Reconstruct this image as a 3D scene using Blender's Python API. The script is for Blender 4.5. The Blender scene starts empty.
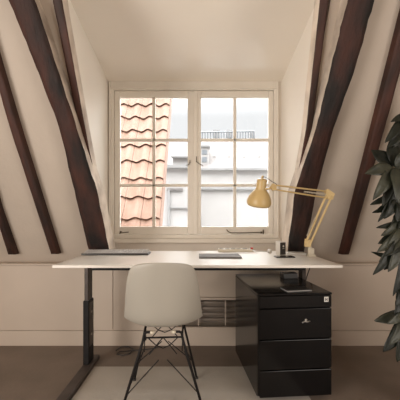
import bpy, bmesh, math, random
from mathutils import Vector, Matrix
random.seed(7)
PI = math.pi
F, CX, CY, H = 309.0, 197.5, 217.0, 1.0
SC = bpy.context.scene
COL = SC.collection

# ------------------------------------------------------------ measuring helpers
def X(px, D): return (px - CX) * D / F
def Z(py, D): return H + (CY - py) * D / F
def at(px, py, D): return Vector((X(px, D), D, Z(py, D)))
Y0, Z0, TP = 2.50, 0.626, 1.73            # foot of the sloping wall and its pitch
def slope_y(z, off=0.0): return Y0 - off - (z - Z0) / TP
def on_slope(px, py, off=0.0):
    a = (CY - py) / F
    D = (Y0 - off - (H - Z0) / TP) / (1 + a / TP)
    return at(px, py, D)

# ------------------------------------------------------------ materials
def sock(b, *names):
    for n in names:
        if n in b.inputs: return b.inputs[n]
def mat(name, c1, c2=None, rough=0.6, scale=8.0, stretch=(1, 1, 1), bump=0.0, metal=0.0, detail=4.0, lo=.35, hi=.65, coat=0.0, bscale=None, spec=None):
    m = bpy.data.materials.new(name); m.use_nodes = True
    nt = m.node_tree; b = nt.nodes['Principled BSDF']
    b.inputs['Roughness'].default_value = rough; b.inputs['Metallic'].default_value = metal
    if coat: sock(b, 'Coat Weight').default_value = coat
    if spec is not None: sock(b, 'Specular IOR Level').default_value = spec
    tc = nt.nodes.new('ShaderNodeTexCoord'); mp = nt.nodes.new('ShaderNodeMapping')
    mp.inputs['Scale'].default_value = stretch
    nt.links.new(tc.outputs['Object'], mp.inputs['Vector'])
    n = nt.nodes.new('ShaderNodeTexNoise'); n.inputs['Scale'].default_value = scale; n.inputs['Detail'].default_value = detail
    nt.links.new(mp.outputs['Vector'], n.inputs['Vector'])
    r = nt.nodes.new('ShaderNodeValToRGB')
    r.color_ramp.elements[0].position = lo; r.color_ramp.elements[1].position = hi
    r.color_ramp.elements[0].color = (*c1, 1); r.color_ramp.elements[1].color = (*(c2 or c1), 1)
    nt.links.new(n.outputs['Fac'], r.inputs['Fac']); nt.links.new(r.outputs['Color'], b.inputs['Base Color'])
    if bump:
        n2 = nt.nodes.new('ShaderNodeTexNoise'); n2.inputs['Scale'].default_value = bscale or scale * 3; n2.inputs['Detail'].default_value = 5
        nt.links.new(mp.outputs['Vector'], n2.inputs['Vector'])
        bp = nt.nodes.new('ShaderNodeBump'); bp.inputs['Strength'].default_value = bump; bp.inputs['Distance'].default_value = 0.02
        nt.links.new(n2.outputs['Fac'], bp.inputs['Height']); nt.links.new(bp.outputs['Normal'], b.inputs['Normal'])
    return m
M = {}
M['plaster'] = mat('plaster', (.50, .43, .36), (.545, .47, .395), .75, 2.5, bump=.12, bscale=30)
M['panel'] = mat('panel_paint', (.50, .42, .345), (.54, .455, .375), .5, 2.0, bump=.03)
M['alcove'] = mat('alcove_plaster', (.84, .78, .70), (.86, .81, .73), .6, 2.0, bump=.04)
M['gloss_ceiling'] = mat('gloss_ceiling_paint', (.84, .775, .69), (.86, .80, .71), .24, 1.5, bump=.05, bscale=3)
M['frame'] = mat('window_paint', (.76, .71, .63), (.80, .75, .67), .4, 6.0, bump=.03)
M['wood'] = mat('dark_stained_wood', (.007, .005, .0045), (.058, .018, .011), .72, 5.0, (1.6, .6, .6), .5, lo=.36, hi=.66, bscale=30)
M['red_wood'] = mat('reddish_stained_wood', (.020, .008, .005), (.085, .026, .015), .65, 6.0, (2.2, .5, .5), .35, lo=.32, hi=.72, bscale=26)
M['lit_limewash'] = mat('window_lit_limewash', (.36, .295, .24), (.74, .65, .55), .75, 9.0, (2, .5, .5), .5, lo=.3, hi=.6, bscale=30)  # chalky residue on inner beam faces, with window light painted into the colour
M['floor'] = mat('floor_covering', (.165, .128, .10), (.205, .16, .128), .62, 3.0, bump=.1, bscale=60)
M['mat'] = mat('pale_floor_mat', (.44, .405, .355), (.50, .46, .405), .55, 3.5, bump=.08, bscale=60)
M['white_top'] = mat('white_laminate', (.70, .66, .60), (.73, .69, .63), .32, 3.0)
M['black_steel'] = mat('black_powder_coat', (.007, .006, .006), (.012, .010, .010), .6, 30, spec=.25)
M['steel_face'] = mat('worn_dark_steel', (.045, .034, .029), (.08, .062, .053), .5, 12, metal=.2)
M['cab'] = mat('black_lacquered_steel', (.0025, .002, .002), (.004, .0035, .0035), .16, 20, spec=.32)
M['chair'] = mat('pale_grey_plastic', (.385, .36, .31), (.40, .375, .325), .45, 2.0)
M['ochre'] = mat('ochre_enamel', (.52, .37, .16), (.58, .42, .19), .35, 6.0)
M['pale_ochre'] = mat('pale_ochre_enamel', (.66, .50, .24), (.72, .55, .28), .35, 6.0)
M['cream'] = mat('cream_plastic', (.66, .60, .48), None, .4)
M['white'] = mat('white_plastic', (.70, .67, .62), None, .4)
M['paper'] = mat('white_paper', (.75, .73, .70), None, .7)
M['grey_metal'] = mat('grey_aluminium', (.17, .16, .155), (.20, .19, .18), .75, 15, spec=.2)
M['dark'] = mat('dark_plastic', (.035, .032, .03), None, .4)
M['key'] = mat('key_plastic', (.50, .48, .46), None, .5)
M['red'] = mat('red_plastic', (.45, .04, .02), None, .4)
M['chrome'] = mat('brushed_steel', (.35, .33, .30), None, .3, metal=.9)
M['brass'] = mat('dark_brass', (.09, .07, .045), (.14, .11, .07), .4, 12, metal=.7)
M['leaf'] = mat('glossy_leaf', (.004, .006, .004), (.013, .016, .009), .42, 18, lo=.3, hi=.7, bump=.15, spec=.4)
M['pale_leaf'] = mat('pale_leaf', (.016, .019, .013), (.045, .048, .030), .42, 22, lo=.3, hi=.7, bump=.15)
M['stem'] = mat('plant_stem', (.05, .04, .02), (.09, .07, .035), .6, 20, bump=.3)
M['soil'] = mat('soil', (.03, .02, .015), None, .9, bump=.5)
M['terracotta'] = mat('terracotta', (.45, .16, .07), (.5, .2, .1), .7, 8)
M['tile'] = mat('orange_clay_tile', (.172, .098, .066), (.215, .13, .094), .8, 5, bump=.1)
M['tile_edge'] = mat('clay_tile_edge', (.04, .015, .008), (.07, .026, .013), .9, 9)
M['ext_white'] = mat('white_render', (.285, .27, .258), (.315, .30, .288), .85, .5)
M['ext_grey'] = mat('grey_lead', (.19, .185, .18), (.225, .22, .215), .8, 1.0)
M['slate'] = mat('pale_slate', (.105, .094, .089), (.165, .15, .142), .8, 6.0, (1, 1, 2), .1, lo=.4, hi=.6)
M['ext_pane'] = mat('far_window_pane', (.15, .16, .17), None, .2)
M['street'] = mat('street_paving', (.45, .44, .43), (.52, .51, .50), .9, .5)
M['radiator'] = mat('radiator_enamel', (.20, .165, .135), (.25, .205, .165), .5, 6)
g = bpy.data.materials.new('window_glass'); g.use_nodes = True; nt = g.node_tree; nt.nodes.clear()
o_ = nt.nodes.new('ShaderNodeOutputMaterial'); mx = nt.nodes.new('ShaderNodeMixShader'); fr = nt.nodes.new('ShaderNodeFresnel')
tr = nt.nodes.new('ShaderNodeBsdfTransparent'); gl = nt.nodes.new('ShaderNodeBsdfGlossy')
fr.inputs['IOR'].default_value = 1.35; gl.inputs['Roughness'].default_value = .02; tr.inputs['Color'].default_value = (.97, .98, .98, 1)
nt.links.new(fr.outputs[0], mx.inputs[0]); nt.links.new(tr.outputs[0], mx.inputs[1]); nt.links.new(gl.outputs[0], mx.inputs[2]); nt.links.new(mx.outputs[0], o_.inputs[0])
M['glass'] = g

# ------------------------------------------------------------ object helpers
def tag(o, label=None, cat=None, group=None, kind=None):
    if label: o['label'] = label
    if cat: o['category'] = cat
    if group: o['group'] = group
    if kind: o['kind'] = kind
    return o
def empty(name, loc=(0, 0, 0), rz=0.0, **k):
    o = bpy.data.objects.new(name, None); COL.objects.link(o); o.location = loc; o.rotation_euler.z = rz
    o.empty_display_size = .1
    return tag(o, **k)
def obj(name, bm, mats, parent=None, smooth=False, bevel=0.0, seg=2, **k):
    me = bpy.data.meshes.new(name)
    bmesh.ops.recalc_face_normals(bm, faces=bm.faces)
    bm.to_mesh(me); bm.free()
    for m in (mats if isinstance(mats, (list, tuple)) else [mats]): me.materials.append(m)
    if smooth:
        for p in me.polygons: p.use_smooth = True
    o = bpy.data.objects.new(name, me); COL.objects.link(o)
    if parent: o.parent = parent
    if bevel:
        b = o.modifiers.new('bevel', 'BEVEL'); b.width = bevel; b.segments = seg; b.limit_method = 'ANGLE'
    return tag(o, **k)
def box(bm, x0, x1, y0, y1, z0, z1, mi=0, mtx=None):
    vs = [bm.verts.new((x, y, z)) for x in (x0, x1) for y in (y0, y1) for z in (z0, z1)]
    if mtx is not None:
        for v in vs: v.co = mtx @ v.co
    for f in ((0, 1, 3, 2), (4, 6, 7, 5), (0, 4, 5, 1), (2, 3, 7, 6), (0, 2, 6, 4), (1, 5, 7, 3)):
        bm.faces.new([vs[i] for i in f]).material_index = mi
    return vs
def B(*a, **k):
    bm = bmesh.new(); box(bm, *a, **k); return bm
def tube(bm, pts, r, n=8, caps=True, mi=0):
    pts = [Vector(p) for p in pts]; rs = r if isinstance(r, (list, tuple)) else [r] * len(pts)
    rings = []
    up = None
    for i, p in enumerate(pts):
        d = (pts[min(i + 1, len(pts) - 1)] - pts[max(i - 1, 0)]).normalized()
        if up is None: up = d.orthogonal().normalized()
        else:
            up = (up - d * up.dot(d)); up = up.normalized() if up.length > 1e-6 else d.orthogonal().normalized()
        w = d.cross(up)
        rings.append([bm.verts.new(p + (up * math.cos(2 * PI * j / n) + w * math.sin(2 * PI * j / n)) * rs[i]) for j in range(n)])
    for a, b in zip(rings, rings[1:]):
        for j in range(n):
            bm.faces.new((a[j], a[(j + 1) % n], b[(j + 1) % n], b[j])).material_index = mi
    if caps:
        bm.faces.new(rings[0][::-1]).material_index = mi; bm.faces.new(rings[-1]).material_index = mi
def T(pts, r, n=8):
    bm = bmesh.new(); tube(bm, pts, r, n); return bm
def lathe(bm, prof, n=32, mtx=None, close=False):
    rings = []
    for r, z in prof:
        rings.append([bm.verts.new((r * math.cos(2 * PI * j / n), r * math.sin(2 * PI * j / n), z)) for j in range(n)])
    if mtx is not None:
        for rg in rings:
            for v in rg: v.co = mtx @ v.co
    for a, b in zip(rings, rings[1:]):
        for j in range(n): bm.faces.new((a[j], a[(j + 1) % n], b[(j + 1) % n], b[j]))
    if close:
        bm.faces.new(rings[0][::-1]); bm.faces.new(rings[-1])
def hexa(bm, pts, mi=0):      # 8 points, two quads of four in the same order
    vs = [bm.verts.new(p) for p in pts]
    for f in ((0, 1, 2, 3), (7, 6, 5, 4), (0, 4, 5, 1), (1, 5, 6, 2), (2, 6, 7, 3), (3, 7, 4, 0)):
        bm.faces.new([vs[i] for i in f]).material_index = mi

# ------------------------------------------------------------ camera
cam = bpy.data.cameras.new('camera'); co = bpy.data.objects.new('camera', cam); COL.objects.link(co)
co.location = (0, 0, H); co.rotation_euler = (PI / 2, 0, 0)
cam.sensor_width = 36; cam.lens = 36 * F / 400; cam.shift_x = 2.5 / 400; cam.shift_y = 17 / 400; cam.clip_start = .05; cam.clip_end = 300
SC.camera = co

# ------------------------------------------------------------ room shell
XL, XR, YB, ZC = -2.5, 2.3, -2.6, 2.95
WY = 2.90                                    # window plane
AL, AR = -.835, .785                          # dormer cheeks
def dz(y): return 2.266 + .176 * (WY - y)     # dormer ceiling
obj('floor', B(XL - .1, XR + .1, YB - .1, 2.6, -.1, 0), M['floor'], kind='structure')
obj('wall_left', B(XL - .1, XL, YB, 2.6, 0, ZC), M['plaster'], kind='structure')
obj('wall_right', B(XR, XR + .1, YB, 2.6, 0, ZC), M['plaster'], kind='structure')
obj('wall_rear', B(XL - .1, XR + .1, YB - .1, YB, 0, ZC), M['plaster'], kind='structure')
obj('ceiling', B(XL - .1, XR + .1, YB - .1, 1.3, ZC, ZC + .1), M['plaster'], kind='structure')
def slope_piece(name, x0, x1, z0, z1):
    th = .05
    bm = bmesh.new()
    hexa(bm, [(x0, slope_y(z0), z0), (x1, slope_y(z0), z0), (x1, slope_y(z1), z1), (x0, slope_y(z1), z1),
              (x0, slope_y(z0) + th, z0), (x1, slope_y(z0) + th, z0), (x1, slope_y(z1) + th, z1), (x0, slope_y(z1) + th, z1)])
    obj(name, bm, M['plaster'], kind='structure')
slope_piece('wall_slope_left', XL, -.72, Z0, ZC)
slope_piece('wall_slope_right', .70, XR, Z0, ZC)
slope_piece('wall_slope_top', -.72, .70, 2.56, ZC)
# dormer cheeks follow the slope in front
for nm, xa, xb in (('wall_dormer_left', AL - .06, AL), ('wall_dormer_right', AR, AR + .06)):
    bm = bmesh.new()
    pa = [(slope_y(Z0) + .05, Z0 - .05), (WY + .1, Z0 - .05), (WY + .1, 2.4), (slope_y(2.62) + .05, 2.62)]
    hexa(bm, [(xa, y, z) for y, z in pa] + [(xb, y, z) for y, z in pa])
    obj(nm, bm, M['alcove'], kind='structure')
bm = bmesh.new()
pa = [(1.32, dz(1.32)), (WY + .12, dz(WY + .12)), (WY + .12, dz(WY + .12) + .06), (1.32, dz(1.32) + .06)]
hexa(bm, [(AL - .06, y, z) for y, z in pa] + [(AR + .06, y, z) for y, z in pa])
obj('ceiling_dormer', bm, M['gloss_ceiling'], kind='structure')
# knee wall with its ledge, opening for the radiator niche
KY = 2.41
nx0, nx1, nz0, nz1 = X(178, KY), X(262, KY), .150, .357
bm = bmesh.new()
box(bm, XL, nx0, KY, KY + .09, 0, Z0); box(bm, nx1, XR, KY, KY + .09, 0, Z0)
box(bm, nx0, nx1, KY, KY + .09, nz1, Z0); box(bm, nx0, nx1, KY, KY + .09, 0, nz0)
box(bm, nx0 - .02, nx1 + .02, KY + .13, KY + .15, nz0 - .05, nz1 + .05)
box(bm, nx0 - .02, nx1 + .02, KY + .09, KY + .13, nz1, nz1 + .02); box(bm, nx0 - .02, nx1 + .02, KY + .09, KY + .13, nz0 - .02, nz0)
box(bm, nx0 - .02, nx0, KY + .09, KY + .13, nz0, nz1); box(bm, nx1, nx1 + .02, KY + .09, KY + .13, nz0, nz1)
obj('wall_knee', bm, M['panel'], kind='structure')
bm = bmesh.new(); box(bm, XL, XR, KY - .012, 2.56, Z0, Z0 + .012)
box(bm, AL, AR, 2.56, WY + .02, Z0, Z0 + .012)
obj('trim_1', bm, M['panel'], bevel=.003, kind='structure')
bm = bmesh.new()      # raised panels leaving thin shadow gaps
g0 = X(113.3, KY)
for a, b in ((XL, g0 - .0025), (g0 + .0025, nx0 - .03), (nx1 + .03, XR)):
    box(bm, a, b, KY - .010, KY, .122, Z0 - .004)
box(bm, nx0 - .025, nx1 + .025, KY - .010, KY, nz1 + .022, Z0 - .004)
obj('trim_2', bm, M['panel'], bevel=.0015, kind='structure')
obj('baseboard_front', B(XL, XR, KY - .014, KY, 0, .117), M['panel'], bevel=.003, kind='structure')
bm = bmesh.new()
box(bm, nx0 - .03, nx1 + .03, KY - .03, KY + .02, nz0 - .032, nz0)
box(bm, nx0 - .03, nx1 + .03, KY - .018, KY + .01, nz1, nz1 + .018)
for px in (198.6, 225.6): box(bm, X(px, KY) - .004, X(px, KY) + .004, KY + .005, KY + .02, nz0, nz1)
obj('trim_3', bm, M['panel'], bevel=.002, kind='structure')
rd = empty('radiator', (0, KY + .05, nz0), label='low brown-grey radiator in the niche under the desk, behind the chair', cat='radiator')
bm = bmesh.new()
for k in range(4): tube(bm, [(nx0 + .02, .015, .03 + k * .045), (nx1 - .02, .015, .03 + k * .045)], .014, 8)
obj('pipe', bm, M['radiator'], rd, smooth=True)
bm = bmesh.new(); box(bm, nx0 + .02, nx1 - .02, .035, .06, 0.0, .19)
obj('back_plate', bm, M['radiator'], rd, bevel=.003)
# window wall: strips around the frame
WZ0, WZ1 = .803, 2.27
WX0, WX1 = X(110, WY), X(277.5, WY)
bm = bmesh.new()
box(bm, AL - .06, AR + .06, WY, WY + .12, Z0 - .05, WZ0)
box(bm, AL - .06, WX0, WY, WY + .12, WZ0, WZ1 + .05); box(bm, WX1, AR + .06, WY, WY + .12, WZ0, WZ1 + .05)
obj('wall_front', bm, M['alcove'], kind='structure')

# ------------------------------------------------------------ beams
def sinusoid_noise(i, j, k): return math.sin(i * 2.3 + k * 1.7) * .5 + math.sin(i * 5.1 + j * 2.2 + k) * .35 + math.sin(i * 11.3 + k * 3.1) * .2
def lerp_path(path, y):
    for (ya, a, b), (yb, c, d) in zip(path, path[1:]):
        if ya <= y <= yb:
            t = (y - ya) / (yb - ya); return a + (c - a) * t, b + (d - b) * t
    return path[-1][1:]
def beam(name, path, off, depth, inner, mats, label, group=None, rough=.004, seed=0, zb=None, n=40):
    """front face between two edges listed as (row, left, right); inner: +1 pale face on the right, -1 on the left, 0 none"""
    ya, yb = path[0][0], path[-1][0]
    bm = bmesh.new(); rings = []
    for i in range(n + 1):
        y = ya + (yb - ya) * i / n
        l, r = lerp_path(path, y)
        pl, pr = on_slope(l, y, off), on_slope(r, y, off)
        ring = []
        K = 4
        for k in range(K + 1):
            p = pl.lerp(pr, k / K); p.y += (rough * sinusoid_noise(i * .5, k, seed)) + (.010 if k in (0, K) else 0) * min(1, rough * 250)
            if k in (0, K): p.x += rough * .8 * sinusoid_noise(i * .6, k, seed + 4)
            ring.append(p)
        for k in range(1, 4): ring.append(Vector((ring[K].x if k == 1 else pr.x, pr.y + depth * k / 3, pr.z)))
        for k in range(3, 0, -1): ring.append(Vector((pl.x, pl.y + depth * k / 3, pl.z)))
        rings.append([bm.verts.new(q) for q in ring])
    m = len(rings[0])
    for a, b in zip(rings, rings[1:]):
        for j in range(m):
            f = bm.faces.new((a[j], a[(j + 1) % m], b[(j + 1) % m], b[j]))
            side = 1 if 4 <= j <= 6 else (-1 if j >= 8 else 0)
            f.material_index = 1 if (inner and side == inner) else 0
            f.smooth = (side == 0)
    bm.faces.new(rings[0]); bm.faces.new(rings[-1][::-1])
    return obj(name, bm, mats, kind='structure', label=label, cat='beam', group=group)
wl = [M['wood'], M['lit_limewash']]
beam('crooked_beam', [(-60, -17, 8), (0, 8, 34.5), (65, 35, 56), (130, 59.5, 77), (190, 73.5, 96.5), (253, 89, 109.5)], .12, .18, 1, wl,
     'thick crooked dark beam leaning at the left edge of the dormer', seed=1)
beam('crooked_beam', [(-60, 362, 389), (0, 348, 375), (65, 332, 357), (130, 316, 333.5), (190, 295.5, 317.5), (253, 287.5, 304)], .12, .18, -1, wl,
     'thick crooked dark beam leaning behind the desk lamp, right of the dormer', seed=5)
beam('straight_beam', [(-60, 42, 54), (0, 52.5, 62), (130, 79, 85.5), (252, 104, 109.5)], .03, .09, 1, [M['red_wood'], M['lit_limewash']],
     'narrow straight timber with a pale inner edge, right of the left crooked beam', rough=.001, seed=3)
beam('straight_beam', [(-60, 327, 338), (0, 320, 329), (130, 306, 312), (190, 295.0, 300), (252, 287.5, 291)], .03, .09, -1, [M['red_wood'], M['lit_limewash']],
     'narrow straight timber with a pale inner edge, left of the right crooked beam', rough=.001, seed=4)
rw = [M['red_wood']]
beam('rafter', [(-40, -38.5, -31), (54, -11.5, -4.5), (94, 0, 7.5), (130, 10.4, 18.5), (254, 51, 58)],
     .06, .08, 0, rw, 'slim reddish rafter on the left slope, nearest the left crooked beam', 'slim rafters on the slopes', rough=.001, seed=8)
beam('rafter', [(-60, -86, -82), (60, -49, -44), (208, -7, -2), (254.5, 8, 15)], .06, .08, 0, rw, 'short length of slim rafter at the far left edge of the photo', 'slim rafters on the slopes', rough=.001, seed=9)
beam('rafter', [(-60, 423, 436), (13, 404, 416), (110, 379, 390), (254.5, 341.5, 349)], .06, .08, 0, rw, 'slim reddish rafter on the right slope, beside the potted plant',
     'slim rafters on the slopes', rough=.001, seed=10)

# ------------------------------------------------------------ window
win = empty('window_1', (0, WY, 0), kind='structure', label='white painted casement window of two six-pane sashes', cat='window')
bm = bmesh.new()
wx = lambda p: X(p, WY)
wz = lambda p: Z(p, WY)
a0, a1, b0, b1 = WX0, WX1, WZ0, WZ1
ix0, ix1, iz0, iz1 = wx(114.3), wx(273.5), wz(234.5), wz(90.5)
box(bm, a0, ix0, -.015, .09, b0, b1); box(bm, ix1, a1, -.015, .09, b0, b1)
box(bm, ix0, ix1, -.015, .09, iz1, b1); box(bm, ix0, ix1, -.015, .09, b0, iz0)
obj('window_frame', bm, M['frame'], win, bevel=.004)
bm = bmesh.new()   # thin architrave around
box(bm, a0 - .004, a0 + .010, -.030, -.0151, b0, b1 - .004); box(bm, a1 - .010, a1 + .004, -.030, -.0151, b0, b1 - .004); box(bm, a0 + .0101, a1 - .0101, -.030, -.0151, b1 - .075, b1 - .06)
obj('architrave', bm, M['frame'], win, bevel=.003)
obj('window_sill', B(a0 - .015, a1 + .015, -.075, .0, b0 - .045, b0 - .002), M['frame'], win, bevel=.008)
def sash(x0, x1, g0, g1, mid):
    s = empty('sash'); s.parent = win
    z0, z1, gz0, gz1 = iz0 + .002, iz1 - .002, wz(226.6), wz(97.3)
    bm = bmesh.new()
    box(bm, x0, g0, .0, .045, z0, z1); box(bm, g1, x1, .0, .045, z0, z1)
    box(bm, g0, g1, .0, .045, z0, gz0); box(bm, g0, g1, .0, .045, gz1, z1)
    o = obj('sash_frame', bm, M['frame'], s, bevel=.006)
    bm = bmesh.new()
    box(bm, mid - .0145, mid + .0145, .008, .037, gz0, gz1)
    for py in (139.6, 185.2): box(bm, g0, g1, .008, .037, wz(py) - .0135, wz(py) + .0135)
    obj('glazing_bar', bm, M['frame'], s, bevel=.005)
    obj('glass_pane', B(g0, g1, .021, .025, gz0, gz1), M['glass'], s)
sash(ix0 + .002, wx(195.0), wx(119.8), wx(187.6), wx(153.7))
sash(wx(195.4), ix1 - .002, wx(201), wx(268.6), wx(235))
obj('cover_strip', B(wx(193.8), wx(197.6), -.012, .0, iz0 + .003, iz1 - .003), M['frame'], win, bevel=.004)
bm = bmesh.new()      # casement stay on the right sash, with its pin
tube(bm, [at(p, q, WY) - Vector((0, WY + .014, 0)) for p, q in ((226.5, 229.5), (228, 231.5), (231, 232.8), (245, 232.8), (262, 232.2))], .0042)
tube(bm, [at(261, 232.4, WY) - Vector((0, WY + .001, 0)), at(261, 232.4, WY) - Vector((0, WY + .02, 0))], .009)
tube(bm, [at(263, 229.6, WY) - Vector((0, WY + .012, 0)), at(263, 234.0, WY) - Vector((0, WY + .012, 0))], .005)
obj('casement_stay', bm, M['brass'], win, smooth=True)
bm = bmesh.new()
tube(bm, [at(p, q, WY) - Vector((0, WY + .014, 0)) for p, q in ((120, 233.8), (121, 231), (123, 232.6), (129, 232.0))], .0045)
tube(bm, [at(121, 232.4, WY) - Vector((0, WY + .001, 0)), at(121, 232.4, WY) - Vector((0, WY + .02, 0))], .009)
obj('casement_stay', bm, M['brass'], win, smooth=True)
for pts in (((190, 160.5), (190, 162.5), (189, 165), (186, 165.8)), ((196.6, 157), (196.6, 162), (199, 164), (203.5, 166.5))):
    bm = bmesh.new()
    p0 = at(*pts[1], WY)
    tube(bm, [Vector((at(p, q, WY).x, -.022, at(p, q, WY).z)) for p, q in pts], .004)
    tube(bm, [(p0.x, .0, p0.z), (p0.x, -.024, p0.z)], .006)
    obj('latch', bm, M['brass'], win, smooth=False)

# ------------------------------------------------------------ outside
def tile_roof():
    x1, x0 = -.47, -3.6; wv, ex = .235, .335; cols = int((x1 - x0) / wv) + 1
    pitch = math.atan2(1, .72); up = Vector((0, math.cos(pitch), math.sin(pitch))); nrm = Vector((0, -math.sin(pitch), math.cos(pitch)))
    base = Vector((0, 3.46, .42)); rows = 15; K = 12
    bm = bmesh.new()
    for r in range(rows):
        prev = None
        for c in range(cols * K + 1):
            ph = (0, .09, .18, .27, .36, .45, .54, .63, .72, .81, .90, .965)[c % K]
            x = x1 - (c // K + ph) * wv
            if x < x0: break
            h = .030 * math.sin(2 * PI * ph) + .016 * ph
            jit = .004 * math.sin(r * 3.1 + (c // K) * 5.3)
            lo_ = base + up * (r * ex + jit) + nrm * (h + .035); lo_.x = x
            hi_ = base + up * ((r + 1) * ex + .06) + nrm * h; hi_.x = x
            dn = lo_ - nrm * .032
            cur = (bm.verts.new(lo_), bm.verts.new(hi_), bm.verts.new(dn), bm.verts.new(lo_))
            if prev:
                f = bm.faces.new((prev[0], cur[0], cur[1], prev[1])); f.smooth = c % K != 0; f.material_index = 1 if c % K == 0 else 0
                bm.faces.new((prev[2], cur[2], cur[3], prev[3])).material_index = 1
            prev = cur
    L = base + up * (rows * ex)
    hexa(bm, [(x0, base.y, base.z), (x1, base.y, base.z), (x1, L.y, L.z), (x0, L.y, L.z),
              (x0, base.y + .2, base.z - .15), (x1, base.y + .2, base.z - .15), (x1, L.y + .3, L.z), (x0, L.y + .3, L.z)], 0)
    for v in bm.verts[-8:]:
        v.co -= nrm * .03
    me_parent = empty('tiled_roof', (-1.5, 4, .4), label='steep roof of wavy orange clay pantiles seen through the left sash', cat='roof')
    o = obj('roof_tiles', bm, [M['tile'], M['tile_edge']]); o.parent = me_parent; o.matrix_parent_inverse = Matrix.Translation(-Vector(me_parent.location))
tile_roof()
def wpart(name, bm, m, par, **k):
    o = obj(name, bm, m, par, **k); o.matrix_parent_inverse = Matrix.Translation(-Vector(par.location)); return o
# middle white building with a small lead-roofed dormer
D = 13.0
mb = empty('white_building', (X(176, D), D, -8), label='white building with a grey lead dormer roof behind the tiled roof', cat='building')
wpart('wall', B(X(120, D), X(192.5, D), D, D + 3, -8, Z(166, D)), M['ext_white'], mb)
bm = bmesh.new(); hexa(bm, [(X(160, D), D - .25, Z(168.5, D)), (X(194, D), D - .25, Z(168.5, D)), (X(194, D), D - .25, Z(165.5, D)), (X(160, D), D - .25, Z(165.5, D)),
    (X(160, D), D + 3, Z(168, D)), (X(194, D), D + 3, Z(168, D)), (X(194, D), D + 3, Z(165.5, D)), (X(160, D), D + 3, Z(165.5, D))])
wpart('gutter', bm, M['ext_grey'], mb)
wpart('dormer', B(X(172, D), X(189, D), D + .4, D + 2.5, Z(166, D) - .05, Z(155, D)), M['ext_white'], mb)
bm = bmesh.new(); hexa(bm, [(X(170.5, D), D + .2, Z(156.5, D)), (X(191, D), D + .2, Z(156.5, D)), (X(191, D), D + .2, Z(155, D)), (X(170.5, D), D + .2, Z(155, D)),
    (X(173, D), D + 2.5, Z(149, D)), (X(191, D), D + 2.5, Z(149, D)), (X(191, D), D + 2.5, Z(147.5, D)), (X(173, D), D + 2.5, Z(147.5, D))])
wpart('dormer_roof', bm, M['ext_grey'], mb)
for (l, r_, t, b_) in ((167, 183, 188.5, 190.5), (170, 193, 207.5, 208.3)):
    wpart('ledge', B(X(l, D), X(r_, D), D - .12, D, Z(b_, D), Z(t, D)), M['ext_grey'] if b_ > 200 else M['slate'], mb)
wpart('downpipe', T([(X(169, D), D - .08, Z(190, D)), (X(168.5, D), D - .08, -8)], .05), M['ext_grey'], mb)
# low white building in front of the far house
D = 17.0
lb = empty('low_white_building', (X(236, D), D, -8), label='plain white wall with a pale coping low in the right sash', cat='building')
wpart('wall', B(X(193.5, D) + .1, X(330, D), D, D + 4, -8, Z(190, D)), M['ext_white'], lb)
wpart('coping', B(X(193.5, D) + .1, X(330, D), D - .2, D + 4, Z(190, D), Z(187.2, D)), M['ext_grey'], lb, bevel=.02)
wpart('parapet', B(X(193.5, D) + .1, X(330, D), D + .1, D + 3.9, Z(187.2, D), Z(185, D)), M['ext_white'], lb)
# far house
D = 30.0; D2 = 36.0
fh = empty('far_house', (X(236, D), D, -8), label='white house across the way with a pale slate roof and roof railing', cat='building')
wpart('wall', B(X(150, D), X(330, D), D, D2 + 6, -8, Z(170, D)), M['ext_white'], fh)
bm = bmesh.new()
hexa(bm, [(X(150, D), D - .3, Z(169.5, D)), (X(330, D), D - .3, Z(169.5, D)), (X(330, D), D - .3, Z(168.6, D)), (X(150, D), D - .3, Z(168.6, D)),
          (X(150, D), D2, Z(170, D)), (X(330, D), D2, Z(170, D)), (X(330, D), D2, Z(138.5, D2)), (X(150, D), D2, Z(138.5, D2))])
wpart('roof', bm, M['slate'], fh)
wpart('gutter', B(X(150, D), X(330, D), D - .5, D - .3, Z(170.6, D), Z(168.6, D)), M['ext_grey'], fh)
for i, px in enumerate((214.5, 229, 244, 259.5)):
    dd = D + 1.6
    bm = bmesh.new(); hexa(bm, [(X(px - 2.6, dd), dd, Z(160.5, dd)), (X(px + 2.6, dd), dd, Z(160.5, dd)), (X(px + 1.2, dd), dd, Z(156, dd)), (X(px - 1.2, dd), dd, Z(156, dd)),
        (X(px - 2.6, dd), dd + 1.0, Z(160.5, dd)), (X(px + 2.6, dd), dd + 1.0, Z(160.5, dd)), (X(px + 1.2, dd), dd + 1.0, Z(156, dd)), (X(px - 1.2, dd), dd + 1.0, Z(156, dd))])
    wpart('roof_vent', bm, M['ext_white'], fh)
dd = D + .4
wpart('dormer', B(X(199, dd), X(209, dd), dd, dd + 4, Z(168, dd), Z(147, dd)), M['ext_white'], fh)
wpart('dormer_cap', B(X(198, dd), X(210, dd), dd - .2, dd + 4, Z(147, dd), Z(145.6, dd)), M['ext_grey'], fh)
for t, b_ in ((150, 154.5), (157, 162)): wpart('window_pane', B(X(202, dd), X(207, dd), dd - .05, dd + .02, Z(b_, dd), Z(t, dd)), M['ext_pane'], fh)
bm = bmesh.new()
tube(bm, [at(196, 132.2, D2), at(254, 131.4, D2)], .08, 6)
for i in range(22): px = 197 + i * 2.7; tube(bm, [at(px, 139, D2), at(px, 132, D2)], .06, 5)
wpart('railing', bm, M['ext_pane'], fh)
for a, b_, t in ((213.5, 220, 128.5), (227, 233, 128.5), (251, 256, 130)):
    wpart('chimney', B(X(a, D2), X(b_, D2), D2 + .6, D2 + 1.6, Z(142, D2), Z(t, D2)), M['ext_grey'], fh)
obj('ground_street', B(-60, 60, 3.2, 90, -8.1, -8), M['street'], kind='structure')

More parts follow.
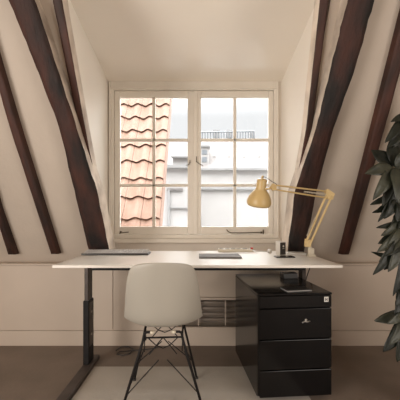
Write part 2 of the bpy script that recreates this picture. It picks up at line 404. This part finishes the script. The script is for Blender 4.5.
# ------------------------------------------------------------ desk
desk = empty('standing_desk', (0, 2.06, 0), label='long white-topped desk on black telescopic legs beneath the window', cat='desk')
def dpart(name, bm, m, **k): return wpart(name, bm, m, desk, **k)
TZ = .735
dpart('desktop', B(-.80, .80, 1.70, 2.42, TZ - .016, TZ), M['white_top'], bevel=.002)
dpart('crossbar', B(-.70, .715, 2.05, 2.10, .645, .685), M['black_steel'], bevel=.003)
dpart('top_rail', B(-.78, .765, 2.00, 2.04, .69, TZ - .0165), M['black_steel'], bevel=.002)
def leg(xo, xi, yf, foot):
    s = 1 if xi > xo else -1
    x0, x1 = min(xo, xi), max(xo, xi)
    l = dpart('leg', B(x0, x1, yf, yf + .10, .028, .447), M['black_steel'], bevel=.004)
    bm = B(x0 + .006, x1 - .006, yf + .008, yf + .092, .44, .690)
    wpart('inner_tube', bm, M['steel_face'], desk, bevel=.003).parent = l
    bm = bmesh.new()
    xf = xi + s * .001
    box(bm, min(xf, xi - s * .0005), max(xf, xi - s * .0005), yf + .012, yf + .088, .14, .43)
    o = wpart('side_cover', bm, M['steel_face'], desk, bevel=.0); o.parent = l
    bm = bmesh.new()
    bm.free()
    for z in (.365, .215):
        o = wpart('screw', T([(xi, yf + .05, z), (xi + s * .004, yf + .05, z)], .008, 10), M['chrome'], desk); o.parent = l
    fx0, fx1, fy0, fy1 = foot
    f = dpart('foot', B(fx0, fx1, fy0, fy1, 0, .028), M['steel_face'], bevel=.006)
leg(-.753, -.715, 2.03, (-.757, -.692, 1.42, 2.19))
leg(.750, .713, 2.11, (.722, .772, 1.97, 2.27))
dpart('mounting_bracket', B(-.775, -.70, 2.045, 2.36, .690, TZ - .0165), M['black_steel'], bevel=.002)
dpart('mounting_bracket', B(.70, .76, 2.045, 2.36, .690, TZ - .0165), M['black_steel'], bevel=.002)

# ------------------------------------------------------------ floor mat and cable
tag(obj('floor_mat', B(-.688, .62, .95, 2.06, .0, .004), M['mat'], bevel=.002), 'pale grey mat lying on the brown floor under the chair', 'mat')
bm = bmesh.new()
tube(bm, [(X(p, 2.36), y, .006) for p, y in ((118, 2.30), (121, 2.36), (128, 2.37), (134, 2.33), (133, 2.25), (127, 2.22), (121, 2.24), (122, 2.28), (140, 2.31), (152, 2.33), (160, 2.37))], .004, 6)
tag(obj('floor_cable', bm, M['dark'], smooth=True), 'loose black cable curled on the floor against the baseboard behind the chair', 'cable')

# ------------------------------------------------------------ drawer pedestal
CW, CD, CH = .417, .585, .586
ca = math.radians(4.6)
cab = empty('drawer_pedestal', (.3226, 1.66, 0), ca, label='glossy black steel drawer unit under the right end of the desk', cat='cabinet')
obj('body', B(0, CW, .022, CD, .026, CH - .012), M['cab'], cab, bevel=.003)
obj('top_panel', B(0, CW, .0, CD, CH - .0118, CH), M['cab'], cab, bevel=.003)
zz = [(CH - .013, .506), (.502, .338), (.334, .173), (.169, .024)]
dr = []
for i, (t, b_) in enumerate(zz):
    dr.append(obj('drawer', B(.012, CW - .003, .0, .0215, b_ + .001, t - .001), M['cab'], cab, bevel=.003))
obj('side_stile', B(.0, .0115, .002, .0215, .036, CH - .0125), M['cab'], cab)
t_ = obj('label_holder', B(CW - .046, CW - .022, -.0025, .0, .536, .564), M['white'], dr[0], bevel=.001, label='small white tag')
bm = bmesh.new()
for a, b_, c, d in ((CW - .041, CW - .037, .541, .559), (CW - .032, CW - .028, .541, .559), (CW - .037, CW - .032, .548, .552)): box(bm, a, b_, -.0032, -.0026, c, d)
obj('tag_mark', bm, M['dark'], dr[0])
bm = bmesh.new()
c0 = Vector((.268, -.003, .432))
tube(bm, [c0 + Vector((-.022, 0, -.006)), c0 + Vector((-.008, 0, .001)), c0 + Vector((.006, 0, -.002)), c0 + Vector((.022, 0, .003))], .004, 6)
tube(bm, [c0 + Vector((0, .003, .008)), c0 + Vector((0, -.004, .008))], .008, 10)
obj('handle', bm, M['chrome'], dr[1], smooth=True, label='small bright metal pull')
for x in (.05, CW - .05):
    for y in (.07, CD - .07):
        bm = bmesh.new(); tube(bm, [(x - .012, y, .018), (x + .012, y, .018)], .018, 14); box(bm, x - .006, x + .006, y - .006, y + .006, .018, .036)
        obj('castor', bm, M['dark'], cab)
R = Matrix.Translation((.3226, 1.66, 0)) @ Matrix.Rotation(ca, 4, 'Z')
o = tag(obj('storage_box', B(-.05, .05, -.035, .035, 0, .036), M['dark'], bevel=.003), 'small black box on the drawer unit beneath the desk', 'box')
o.location = R @ Vector((.335, .42, CH)); o.rotation_euler.z = ca
bk = empty('magazine', R @ Vector((.235, .075, CH)), ca + .1, label='thin dark magazine with pale page edges on top of the drawer unit', cat='magazine')
obj('pages', B(-.06, .085, -.035, .055, .001, .004), M['key'], bk)
obj('cover', B(-.061, .086, -.034, .056, .0042, .006), M['dark'], bk)

# ------------------------------------------------------------ chair
ch = empty('shell_chair', (-.178, 1.62, 0), .06, label='pale grey moulded shell chair on black wire legs, facing the desk', cat='chair')
rows = [  # y, z, half width, curl towards the sitter, lift of the edges
    (-.170, .786, .092, .030, -.012), (-.170, .778, .124, .032, -.006), (-.166, .758, .147, .036, .0), (-.156, .713, .163, .044, .0), (-.140, .656, .173, .050, .0), (-.122, .600, .180, .060, .0),
    (-.104, .542, .188, .075, .0), (-.082, .486, .196, .085, .010), (-.048, .444, .200, .070, .028), (.000, .425, .200, .040, .045), (.07, .420, .198, .0, .046), (.16, .425, .195, -.005, .034), (.24, .437, .190, -.006, .018), (.30, .440, .178, -.010, .006), (.325, .438, .155, -.014, 0), (.333, .430, .12, -.02, 0)]
bm = bmesh.new(); NU = 14; grid = []
for (y, z, w, c, l) in rows:
    ring = []
    for i in range(NU + 1):
        u = -1 + 2 * i / NU; e = abs(u) ** 2.6
        ring.append(bm.verts.new((u * w * 1.045, y + c * e, z + l * e)))
    grid.append(ring)
for a, b_ in zip(grid, grid[1:]):
    for i in range(NU): bm.faces.new((a[i], a[i + 1], b_[i + 1], b_[i]))
sh = obj('seat_shell', bm, M['chair'], ch, smooth=True)
sd = sh.modifiers.new('s', 'SOLIDIFY'); sd.thickness = .008; sd.offset = 0
ss = sh.modifiers.new('ss', 'SUBSURF'); ss.levels = 2; ss.render_levels = 2
# upturned rim of the shell
bm = bmesh.new()
edge = [v for v in [(grid and 0)]] if False else None
rim = []
for (y, z, w, c, l) in rows: rim.append((-w, y + c, z + l))
rimr = [(-p[0], p[1], p[2]) for p in rim]
bm.free()
tops = {}; feet = {}
for sx in (-1, 1):
    for fy in (0, 1):
        tp = Vector((sx * (.090, .102)[fy], (-.05, .155)[fy], .410)); ft = Vector((sx * (.213 if fy == 0 else .190), (-.125, .275)[fy], .008))
        tops[sx, fy] = tp; feet[sx, fy] = ft
        kn = tp + Vector((sx * .004, 0, 0))
        l = obj('leg', T([tp + Vector((-sx * .03, 0, .006)), tp + Vector((-sx * .008, 0, .006)), kn, tp.lerp(ft, .1), ft], .0068, 8), M['black_steel'], ch, smooth=True)
        bm = bmesh.new(); lathe(bm, [(.008, 0), (.010, .003), (.009, .014), (.007, .016)], 12, Matrix.Translation((ft.x, ft.y, -.0)), close=True)
        obj('glide', bm, M['dark'], l)
        bm = bmesh.new(); lathe(bm, [(.010, 0), (.012, .005), (.011, .012)], 12, Matrix.Translation((tp.x - sx * .035, tp.y, .410)), close=True)
        obj('mount', bm, M['cream'], ch)
bm = bmesh.new()
q = {k: tops[k].lerp(feet[k], .05) for k in tops}
loop = [q[-1, 0], q[1, 0], q[1, 1], q[-1, 1], q[-1, 0]]
for a, b_ in zip(loop, loop[1:]): tube(bm, [a, b_], .005, 6)
obj('upper_frame', bm, M['black_steel'], ch)
bm = bmesh.new()
low = {k: tops[k].lerp(feet[k], .70) for k in tops}
cz = .30
for a, b_ in (((-1, 0), (1, 0)), ((-1, 1), (1, 1)), ((-1, 0), (-1, 1)), ((1, 0), (1, 1))):
    # two wires per side cross between the corner of the frame and the opposite leg
    c = (q[a] + q[b_]) / 2
    for p, s_ in ((a, b_), (b_, a)):
        m_ = q[p].lerp(q[s_], .5); m_.z = cz + .055
        tube(bm, [q[p].lerp(q[s_], .1), (q[p].lerp(q[s_], .32)) - Vector((0, 0, .04)), m_.lerp((q[s_] + q[p]) / 2, .0) - Vector((0, 0, .02))], .0028, 6)
        tube(bm, [q[p].lerp(q[s_], .5), q[p].lerp(q[s_], .3) - Vector((0, 0, .045)), q[p].lerp(q[s_], .14) - Vector((0, 0, .085))], .0028, 6)
        tube(bm, [low[p], low[p].lerp(Vector((c.x, c.y, cz)), .5), Vector((c.x, c.y, cz)).lerp(low[p], .12)], .0028, 6)
obj('wire_brace', bm, M['black_steel'], ch)

# ------------------------------------------------------------ things on the desk
# keyboard
kb = empty('keyboard', (X(117, 2.2), 2.20, TZ), math.radians(1.0), label='grey full-size keyboard at the left back of the desk', cat='keyboard')
kw = .232
obj('case', B(-kw, kw, -.065, .065, .0, .013), M['dark'], kb, bevel=.003)
bm = bmesh.new()
for r_ in range(5):
    for c in range(22):
        if (r_ == 0 and 4 <= c <= 9): continue
        x = -kw + .012 + c * .0203; y = -.054 + r_ * .0215
        box(bm, x, x + .0165, y, y + .0175, .0131, .0175 + r_ * .003)
box(bm, -kw + .012 + 4 * .0203, -kw + .012 + 9 * .0203 + .0165, -.054, -.0365, .0131, .0175)
obj('keys', bm, M['key'], kb, bevel=.001, kind='stuff')
# laptop
lp = empty('laptop', (X(219.5, 2.06), 2.06, TZ), 0, label='closed grey laptop in the middle of the desk', cat='laptop')
obj('base', B(-.137, .137, -.095, .095, .001, .006), M['grey_metal'], lp, bevel=.003)
obj('lid', B(-.137, .137, -.095, .095, .0062, .0105), M['grey_metal'], lp, bevel=.003)
# power strip
ps = empty('power_strip', (X(236, 2.33), 2.35, TZ), math.radians(-2), label='white socket strip with a small red switch at the back of the desk', cat='power strip')
obj('housing', B(-.135, .135, -.025, .025, 0, .022), M['cream'], ps, bevel=.005)
for k in range(5):
    bm = bmesh.new(); lathe(bm, [(.019, 0), (.019, .006), (.015, .006), (.014, .001)], 20, Matrix.Translation((-.108 + k * .044, 0, .0221)))
    obj('socket', bm, M['key'], ps)
obj('switch', B(.112, .130, -.014, .010, .0215, .036), M['red'], ps, bevel=.002)
bm = bmesh.new(); tube(bm, [(X(p, 2.3), 2.27 + dy, TZ + .012) for p, dy in ((253, .05), (258, .0), (262, .01), (266.5, .0))], .004, 8)
c_ = Vector((X(268.5, 2.3), 2.27, TZ + .014)); tube(bm, [c_ - Vector((.012, 0, 0)), c_ + Vector((.016, 0, 0))], .0135, 12)
tag(obj('plug', bm, M['white'], smooth=True), 'small white plug with a short lead, left of the little carton', 'plug')
# paper beside strip
o = tag(obj('paper_sheet', B(-.08, .08, -.035, .035, 0, .002), M['paper']), 'loose white paper lying in front of the socket strip', 'paper'); o.location = (X(246, 2.27), 2.275, TZ); o.rotation_euler.z = .05
# little carton
ct = empty('carton', (X(281, 2.17), 2.18, TZ), math.radians(32), label='tiny upright carton with a black front and white side, left of the lamp', cat='carton')
obj('box_body', B(-.027, .027, -.02, .02, 0, .092), M['white'], ct, bevel=.0015)
obj('front_label', B(-.0272, .0272, -.0215, -.0201, .002, .086), M['dark'], ct)
bm = bmesh.new(); tube(bm, [(.004, -.0216, .06), (.004, -.0228, .06)], .007, 12); box(bm, -.004, .012, -.0226, -.0216, .042, .046)
obj('printed_mark', bm, M['white'], ct)
# phone
ph = empty('phone', (X(283.5, 2.05), 2.03, TZ), math.radians(4), label='dark phone lying flat in front of the little carton', cat='phone')
obj('case', B(-.062, .062, -.034, .034, .0, .007), M['dark'], ph, bevel=.003)
obj('screen', B(-.058, .058, -.031, .031, .0071, .008), M['cab'], ph)
# notebook
nb = empty('notebook', (X(297, 2.22), 2.22, TZ), math.radians(-6), label='thin white notebook between the carton and the lamp base', cat='notebook')
obj('pages', B(-.075, .05, -.05, .05, .001, .009), M['paper'], nb, bevel=.001)
obj('cover', B(-.077, .052, -.052, .052, .009, .0105), M['white'], nb)

# ------------------------------------------------------------ lamp
LD = 2.08
def lp_(px, py, d=0): return at(px, py, 2.06 - .13 * min(1, max(0, (243 - py) / 48)) + d)
lamp = empty('desk_lamp', (X(310.5, LD), LD, TZ), 0, label='ochre yellow spring-arm lamp clamped at the right end of the desk', cat='lamp')
def lpart(name, bm, m, **k): return wpart(name, bm, m, lamp, **k)
b0_ = Vector((X(311, LD), LD, TZ))
bm = bmesh.new()
box(bm, b0_.x - .022, b0_.x + .026, LD - .02, LD + .02, TZ, TZ + .012)
box(bm, b0_.x - .018, b0_.x + .018, LD - .014, LD + .014, TZ + .012, TZ + .055)
tube(bm, [(b0_.x - .004, LD, TZ + .05), (b0_.x - .012, LD, TZ + .085)], [.013, .011], 12)
lpart('base', bm, M['cream'], bevel=.003, label='cream coloured base')
j0, j1, j2 = lp_(307.5, 243), lp_(330, 194.5), lp_(273, 187)
bm = bmesh.new()
for dy in (-.012, .012):
    hexa(bm, [j0 + Vector((-.018, dy - .002, -.025)), j0 + Vector((.018, dy - .002, -.025)), j0 + Vector((.018, dy - .002, .022)), j0 + Vector((-.014, dy - .002, .028)),
              j0 + Vector((-.018, dy + .002, -.025)), j0 + Vector((.018, dy + .002, -.025)), j0 + Vector((.018, dy + .002, .022)), j0 + Vector((-.014, dy + .002, .028))])
tube(bm, [j0 + Vector((0, -.02, 0)), j0 + Vector((0, .02, 0))], .008, 10)
lpart('lower_joint', bm, M['pale_ochre'])
def arm(name, pa, pb, qa, qb, springs):
    bm = bmesh.new()
    for a, b_ in ((pa, pb), (qa, qb)):
        for dy in (-.008, .008): tube(bm, [a + Vector((0, dy, 0)), b_ + Vector((0, dy, 0))], .0042, 6)
    o = lpart(name, bm, M['ochre'] if name == 'upper_arm' else M['pale_ochre'])
    for a, b_ in springs:
        bm = bmesh.new(); pts = []
        d = (b_ - a); n = 60; u = d.normalized().orthogonal().normalized(); w = d.normalized().cross(u)
        for i in range(n * 4): t = i / (n * 4 - 1); an = 2 * PI * n * t / 2; pts.append(a + d * t + (u * math.cos(an) + w * math.sin(an)) * .0042)
        tube(bm, pts, .0013, 4)
        s = wpart('spring', bm, M['cream'], lamp); s.parent = o
arm('lower_arm', lp_(305.5, 243), lp_(326.5, 195), lp_(310, 244.5), lp_(331.5, 196.5), [(lp_(308.5, 240), lp_(317, 219)), (lp_(307, 236), lp_(315.5, 216.5))])
arm('upper_arm', lp_(271.5, 184.8), lp_(328, 191.6), lp_(271.5, 189.0), lp_(328, 198.2), [(lp_(327, 194.5), lp_(304, 191.7)), ])
bm = bmesh.new()
for dy in (-.013, .013):
    pts = [lp_(324.5, 191), lp_(327, 189), lp_(334, 194), lp_(332, 200), lp_(327, 199)]
    fa = [bm.verts.new(p + Vector((0, dy - .0015, 0))) for p in pts]; fb = [bm.verts.new(p + Vector((0, dy + .0015, 0))) for p in pts]
    bm.faces.new(fa); bm.faces.new(fb[::-1])
    for i in range(5): bm.faces.new((fa[i], fa[(i + 1) % 5], fb[(i + 1) % 5], fb[i]))
for p in ((327, 191.5), (331.5, 195.5), (328.5, 198)): tube(bm, [lp_(*p) + Vector((0, -.018, 0)), lp_(*p) + Vector((0, .018, 0))], .006, 10)
lpart('elbow', bm, M['pale_ochre'])
bm = bmesh.new()
for dy in (-.013, .013):
    pts = [lp_(270, 187), lp_(272.5, 183.5), lp_(276, 185.5), lp_(276, 190), lp_(272.5, 190.8)]
    fa = [bm.verts.new(p + Vector((0, dy - .0015, 0))) for p in pts]; fb = [bm.verts.new(p + Vector((0, dy + .0015, 0))) for p in pts]
    bm.faces.new(fa); bm.faces.new(fb[::-1])
    for i in range(5): bm.faces.new((fa[i], fa[(i + 1) % 5], fb[(i + 1) % 5], fb[i]))
tube(bm, [lp_(273, 187) + Vector((0, -.02, 0)), lp_(273, 187) + Vector((0, .02, 0))], .009, 10)
tube(bm, [lp_(270.5, 188.5), lp_(265, 189.2)], .006, 8)
lpart('head_joint', bm, M['ochre'])
top, bot = lp_(262.3, 178.8, -.0), lp_(258.6, 204.5, .025)
ax = (top - bot).normalized(); Lh = (top - bot).length
rot = Vector((0, 0, 1)).rotation_difference(ax).to_matrix().to_4x4(); mt = Matrix.Translation(bot) @ rot
bm = bmesh.new()
pr = [(.072, -.004), (.0775, .008), (.078, .020), (.073, .040), (.064, .060), (.051, .080), (.040, .092), (.032, .100), (.031, .103), (.031, Lh - .01), (.028, Lh - .002), (.010, Lh), (.0, Lh)]
lathe(bm, pr, 40, mt)
s = lpart('lamp_shade', bm, M['ochre'], smooth=True)
sm = s.modifiers.new('s', 'SOLIDIFY'); sm.thickness = .0018
bm = bmesh.new(); lathe(bm, [(.0, .030), (.018, .034), (.029, .050), (.027, .070), (.014, .095), (.012, .12)], 20, mt)
lpart('bulb', bm, M['white'], smooth=True)
bm = bmesh.new(); lathe(bm, [(.008, Lh), (.008, Lh + .014), (.005, Lh + .02), (0, Lh + .02)], 12, mt)
lpart('cap', bm, M['ochre'], smooth=True)
bm = bmesh.new()
tube(bm, [lp_(p, q_, -.01) for p, q_ in ((262.3, 177.5), (264.5, 176.8), (268, 178.8), (272, 181.5), (277, 184.5))], .0022, 6)
lpart('cord', bm, M['dark'], smooth=True)
bm = bmesh.new()
tube(bm, [(X(316, 2.2), 2.27, TZ - .02), (X(315, 2.2), 2.27, .66), (X(311.5, 2.2), 2.30, .55), (X(309, 2.2), 2.33, .40), (X(306, 2.2), 2.36, .1), (X(300, 2.2), 2.36, .008)], .004, 8)
tag(obj('hanging_cable', bm, M['dark'], smooth=True), 'thin dark cable hanging below the right end of the desk', 'cable')

# ------------------------------------------------------------ potted plant
PX, PY = 1.24, 1.60
pl = empty('potted_plant', (PX, PY, 0), 0, label='tall glossy dark green leafy potted plant at the right edge', cat='plant')
def ppart(name, bm, m, **k): return wpart(name, bm, m, pl, **k)
bm = bmesh.new(); lathe(bm, [(.0, 0), (.11, 0), (.125, .02), (.15, .26), (.16, .28), (.148, .28), (.14, .25)], 36, Matrix.Translation((PX, PY, 0)))
ppart('pot', bm, M['terracotta'], smooth=True)
bm = bmesh.new(); lathe(bm, [(.0, .245), (.139, .245)], 30, Matrix.Translation((PX, PY, 0)))
ppart('soil', bm, M['soil'])
bm = bmesh.new()
tube(bm, [(PX, PY, .24), (PX - .02, PY, .6), (PX - .01, PY + .01, 1.0), (PX - .03, PY, 1.3), (PX - .01, PY, 1.52)], [.014, .012, .011, .009, .006], 8)
tube(bm, [(PX + .03, PY + .02, .24), (PX + .07, PY + .03, .7), (PX + .05, PY, 1.1), (PX + .1, PY, 1.4)], [.012, .010, .009, .006], 8)
ppart('stem', bm, M['stem'], smooth=True)
def leaflet(root, tip, wid, m, droop=.25, par=None, face=None):
    wid *= 1.25; root, tip = Vector(root), Vector(tip); d = tip - root; L = d.length
    side = d.cross(Vector(face) if face else Vector((0, -1, .25))).normalized(); nrm = side.cross(d).normalized()
    if nrm.z < 0 and not face: nrm = -nrm
    bm = bmesh.new(); n = 16; rings = []
    for i in range(n + 1):
        t = i / n
        w = wid * (math.sin(PI * min(1, t ** .85)) ** .8 if 0 < t < 1 else 0) * (1 - .12 * t) + .0008
        c = root + d * t + nrm * (droop * L * math.sin(PI * t) * .5)
        rip = .003 * math.sin(t * 9)
        ring = [c - side * w + nrm * (.22 * w + rip), c - side * w * .5 + nrm * (.14 * w), c, c + side * w * .5 + nrm * (.14 * w), c + side * w + nrm * (.22 * w - rip)]
        rings.append([bm.verts.new(p) for p in ring])
    for a, b_ in zip(rings, rings[1:]):
        for j in range(4): bm.faces.new((a[j], a[j + 1], b_[j + 1], b_[j]))
    o = obj('leaf', bm, m, smooth=True)
    s = o.modifiers.new('s', 'SOLIDIFY'); s.thickness = .0012
    o.parent = pl; o.matrix_parent_inverse = Matrix.Translation(-Vector(pl.location)); return o
def pp(px, py, D=1.55): return at(px, py, D)
LV = [  # root, tip (pixel, pixel, distance), half width, pale
    ((392, 167, 1.50), (365, 174, 1.46), .026, 1), ((392, 168, 1.50), (373, 200, 1.44), .026, 1), ((394, 168, 1.49), (399, 204, 1.42), .032, 1),
    ((391, 166, 1.52), (371, 150, 1.56), .030, 0), ((393, 165, 1.52), (391, 139, 1.55), .028, 0), ((395, 166, 1.50), (415, 150, 1.48), .028, 1),
    ((395, 168, 1.50), (420, 180, 1.46), .028, 1), ((396, 168, 1.5), (414, 200, 1.44), .028, 0), ((392, 168, 1.52), (382, 207, 1.48), .022, 0),
    ((404, 118, 1.55), (385, 143, 1.50), .022, 0), ((406, 116, 1.55), (391, 122, 1.50), .016, 0), ((405, 128, 1.56), (387, 148, 1.52), .024, 0), ((408, 112, 1.55), (420, 95, 1.5), .03, 0), ((408, 114, 1.55), (432, 125, 1.5), .03, 0),
    ((398, 205, 1.60), (372, 213, 1.58), .014, 0), ((398, 203, 1.60), (377, 210, 1.58), .018, 0), ((392, 196, 1.6), (370, 205, 1.62), .014, 0), ((400, 196, 1.55), (384, 219, 1.52), .02, 0), ((402, 200, 1.55), (397, 222, 1.5), .026, 0),
    ((403, 224, 1.55), (376, 228, 1.50), .014, 0), ((404, 228, 1.55), (378, 244, 1.52), .024, 0), ((404, 232, 1.52), (377, 252, 1.46), .026, 1), ((404, 232, 1.52), (373, 275, 1.46), .024, 0),
    ((404, 234, 1.52), (379, 262, 1.5), .020, 1), ((405, 236, 1.50), (393, 296, 1.44), .020, 0), ((400, 262, 1.58), (371, 252, 1.62), .012, 0), ((404, 236, 1.5), (388, 272, 1.44), .026, 1), ((406, 234, 1.52), (402, 290, 1.45), .026, 0), ((406, 232, 1.52), (418, 262, 1.5), .03, 0),
    ((402, 240, 1.5), (384, 256, 1.44), .022, 0), ((396, 214, 1.58), (404, 240, 1.5), .03, 0),
    ((402, 315, 1.55), (374, 321, 1.50), .022, 1), ((404, 312, 1.56), (378, 318, 1.54), .018, 0), ((402, 320, 1.55), (383, 352, 1.50), .028, 0), ((404, 322, 1.54), (397, 362, 1.48), .030, 0), ((404, 318, 1.5), (390, 345, 1.44), .02, 1), ((406, 322, 1.54), (414, 358, 1.48), .03, 0), ((406, 318, 1.54), (430, 330, 1.48), .03, 0),
    ((403, 130, 1.56), (392, 158, 1.54), .022, 0), ((404, 150, 1.56), (384, 176, 1.56), .024, 0), ((402, 180, 1.56), (388, 214, 1.54), .026, 0), ((400, 186, 1.56), (378, 222, 1.56), .018, 0),
    ((402, 208, 1.55), (388, 238, 1.52), .024, 0), ((406, 210, 1.54), (395, 250, 1.5), .026, 0), ((404, 222, 1.53), (381, 236, 1.5), .020, 1), ((406, 244, 1.52), (384, 270, 1.5), .022, 0),
    ((406, 246, 1.5), (397, 284, 1.46), .024, 1), ((402, 228, 1.5), (386, 248, 1.46), .016, 1), ((407, 262, 1.54), (396, 300, 1.52), .022, 0), ((406, 300, 1.56), (394, 326, 1.54), .020, 0),
    ((406, 312, 1.5), (387, 324, 1.45), .018, 1),
    ((398, 298, 1.5), (395, 318, 1.47), .014, 0), ((404, 290, 1.5), (396, 306, 1.46), .02, 0)]
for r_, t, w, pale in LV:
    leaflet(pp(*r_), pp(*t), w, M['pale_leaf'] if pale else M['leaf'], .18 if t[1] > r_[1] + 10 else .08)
for a, b_ in (((393, 167, 1.5), (PX, PY, 1.1)), ((406, 114, 1.55), (PX - .02, PY, 1.45)), ((404, 232, 1.52), (PX, PY, .80)), ((403, 317, 1.55), (PX - .01, PY, .42)), ((398, 202, 1.6), (PX, PY, .95)), ((400, 262, 1.58), (PX, PY, .75)), ((404, 290, 1.5), (PX, PY, .6))):
    a = pp(*a); b_ = Vector(b_); m_ = (a + b_) / 2 + Vector((0, 0, .03)); ppart('leaf_stalk', T([b_, m_, a], .003, 6), M['stem'], smooth=True)
for k in range(26):      # the far side of the crown, beyond the frame
    an = random.uniform(-1.9, 1.9); z = random.uniform(.45, 1.6)
    r0 = Vector((PX + .05, PY, z)); dr_ = Vector((math.cos(an), math.sin(an) * .8, 0))
    leaflet(r0 - Vector((.05, 0, 0)), r0 + dr_ * random.uniform(.22, .30) + Vector((0, 0, random.uniform(-.14, .06))), .028, M['leaf'], .1)

# ------------------------------------------------------------ light
w = bpy.data.worlds.new('sky'); SC.world = w; w.use_nodes = True
bg = w.node_tree.nodes['Background']; bg.inputs[0].default_value = (.99, .99, 1.0, 1)
wn = w.node_tree      # overcast sky: dimmer towards the horizon, bright overhead
tcw = wn.nodes.new('ShaderNodeTexCoord'); sp = wn.nodes.new('ShaderNodeSeparateXYZ'); mr = wn.nodes.new('ShaderNodeMapRange'); mr.interpolation_type = 'SMOOTHSTEP'
for i_, v_ in ((1, .30), (2, .62), (3, .93), (4, 11.0)): mr.inputs[i_].default_value = v_
wn.links.new(tcw.outputs['Generated'], sp.inputs[0]); wn.links.new(sp.outputs['Z'], mr.inputs[0]); wn.links.new(mr.outputs[0], bg.inputs[1])
def area(name, loc, rot, sx, sy, e, col, portal=False):
    l = bpy.data.lights.new(name, 'AREA'); l.shape = 'RECTANGLE'; l.size = sx; l.size_y = sy; l.energy = e; l.color = col
    o = bpy.data.objects.new(name, l); COL.objects.link(o); o.location = loc; o.rotation_euler = rot
    if portal: l.cycles.is_portal = True
    return o
area('left_fill_light', (-2.2, -.85, 1.0), (math.radians(98), 0, math.radians(-70)), 1.7, 1.6, 94, (1.0, .93, .86))  # fill light added behind the camera to brighten the room; left wall is solid
area('right_fill_light', (2.0, -.85, 1.0), (math.radians(98), 0, math.radians(70)), 1.7, 1.6, 40, (1.0, .93, .86))  # weaker added fill from the right; no window in that wall either
area('window_portal', ((WX0 + WX1) / 2, WY + .11, (WZ0 + WZ1) / 2), (math.radians(-90), 0, 0), WX1 - WX0, WZ1 - WZ0, 1, (1, 1, 1), True)
sl = bpy.data.lights.new('hazy_sun', 'SUN'); sl.energy = 4.0; sl.angle = math.radians(70); sl.color = (1, .97, .92)
so = bpy.data.objects.new('hazy_sun', sl); COL.objects.link(so); so.location = (0, 8, 8); so.rotation_euler = (math.radians(-48), 0, 0)
SC.view_settings.view_transform = 'Standard'; SC.view_settings.look = 'None'; SC.view_settings.exposure = 0.08; SC.view_settings.gamma = 1
SC.view_settings.use_curve_mapping = False
SC.cycles.max_bounces = 10; SC.cycles.diffuse_bounces = 6; SC.cycles.use_denoising = True
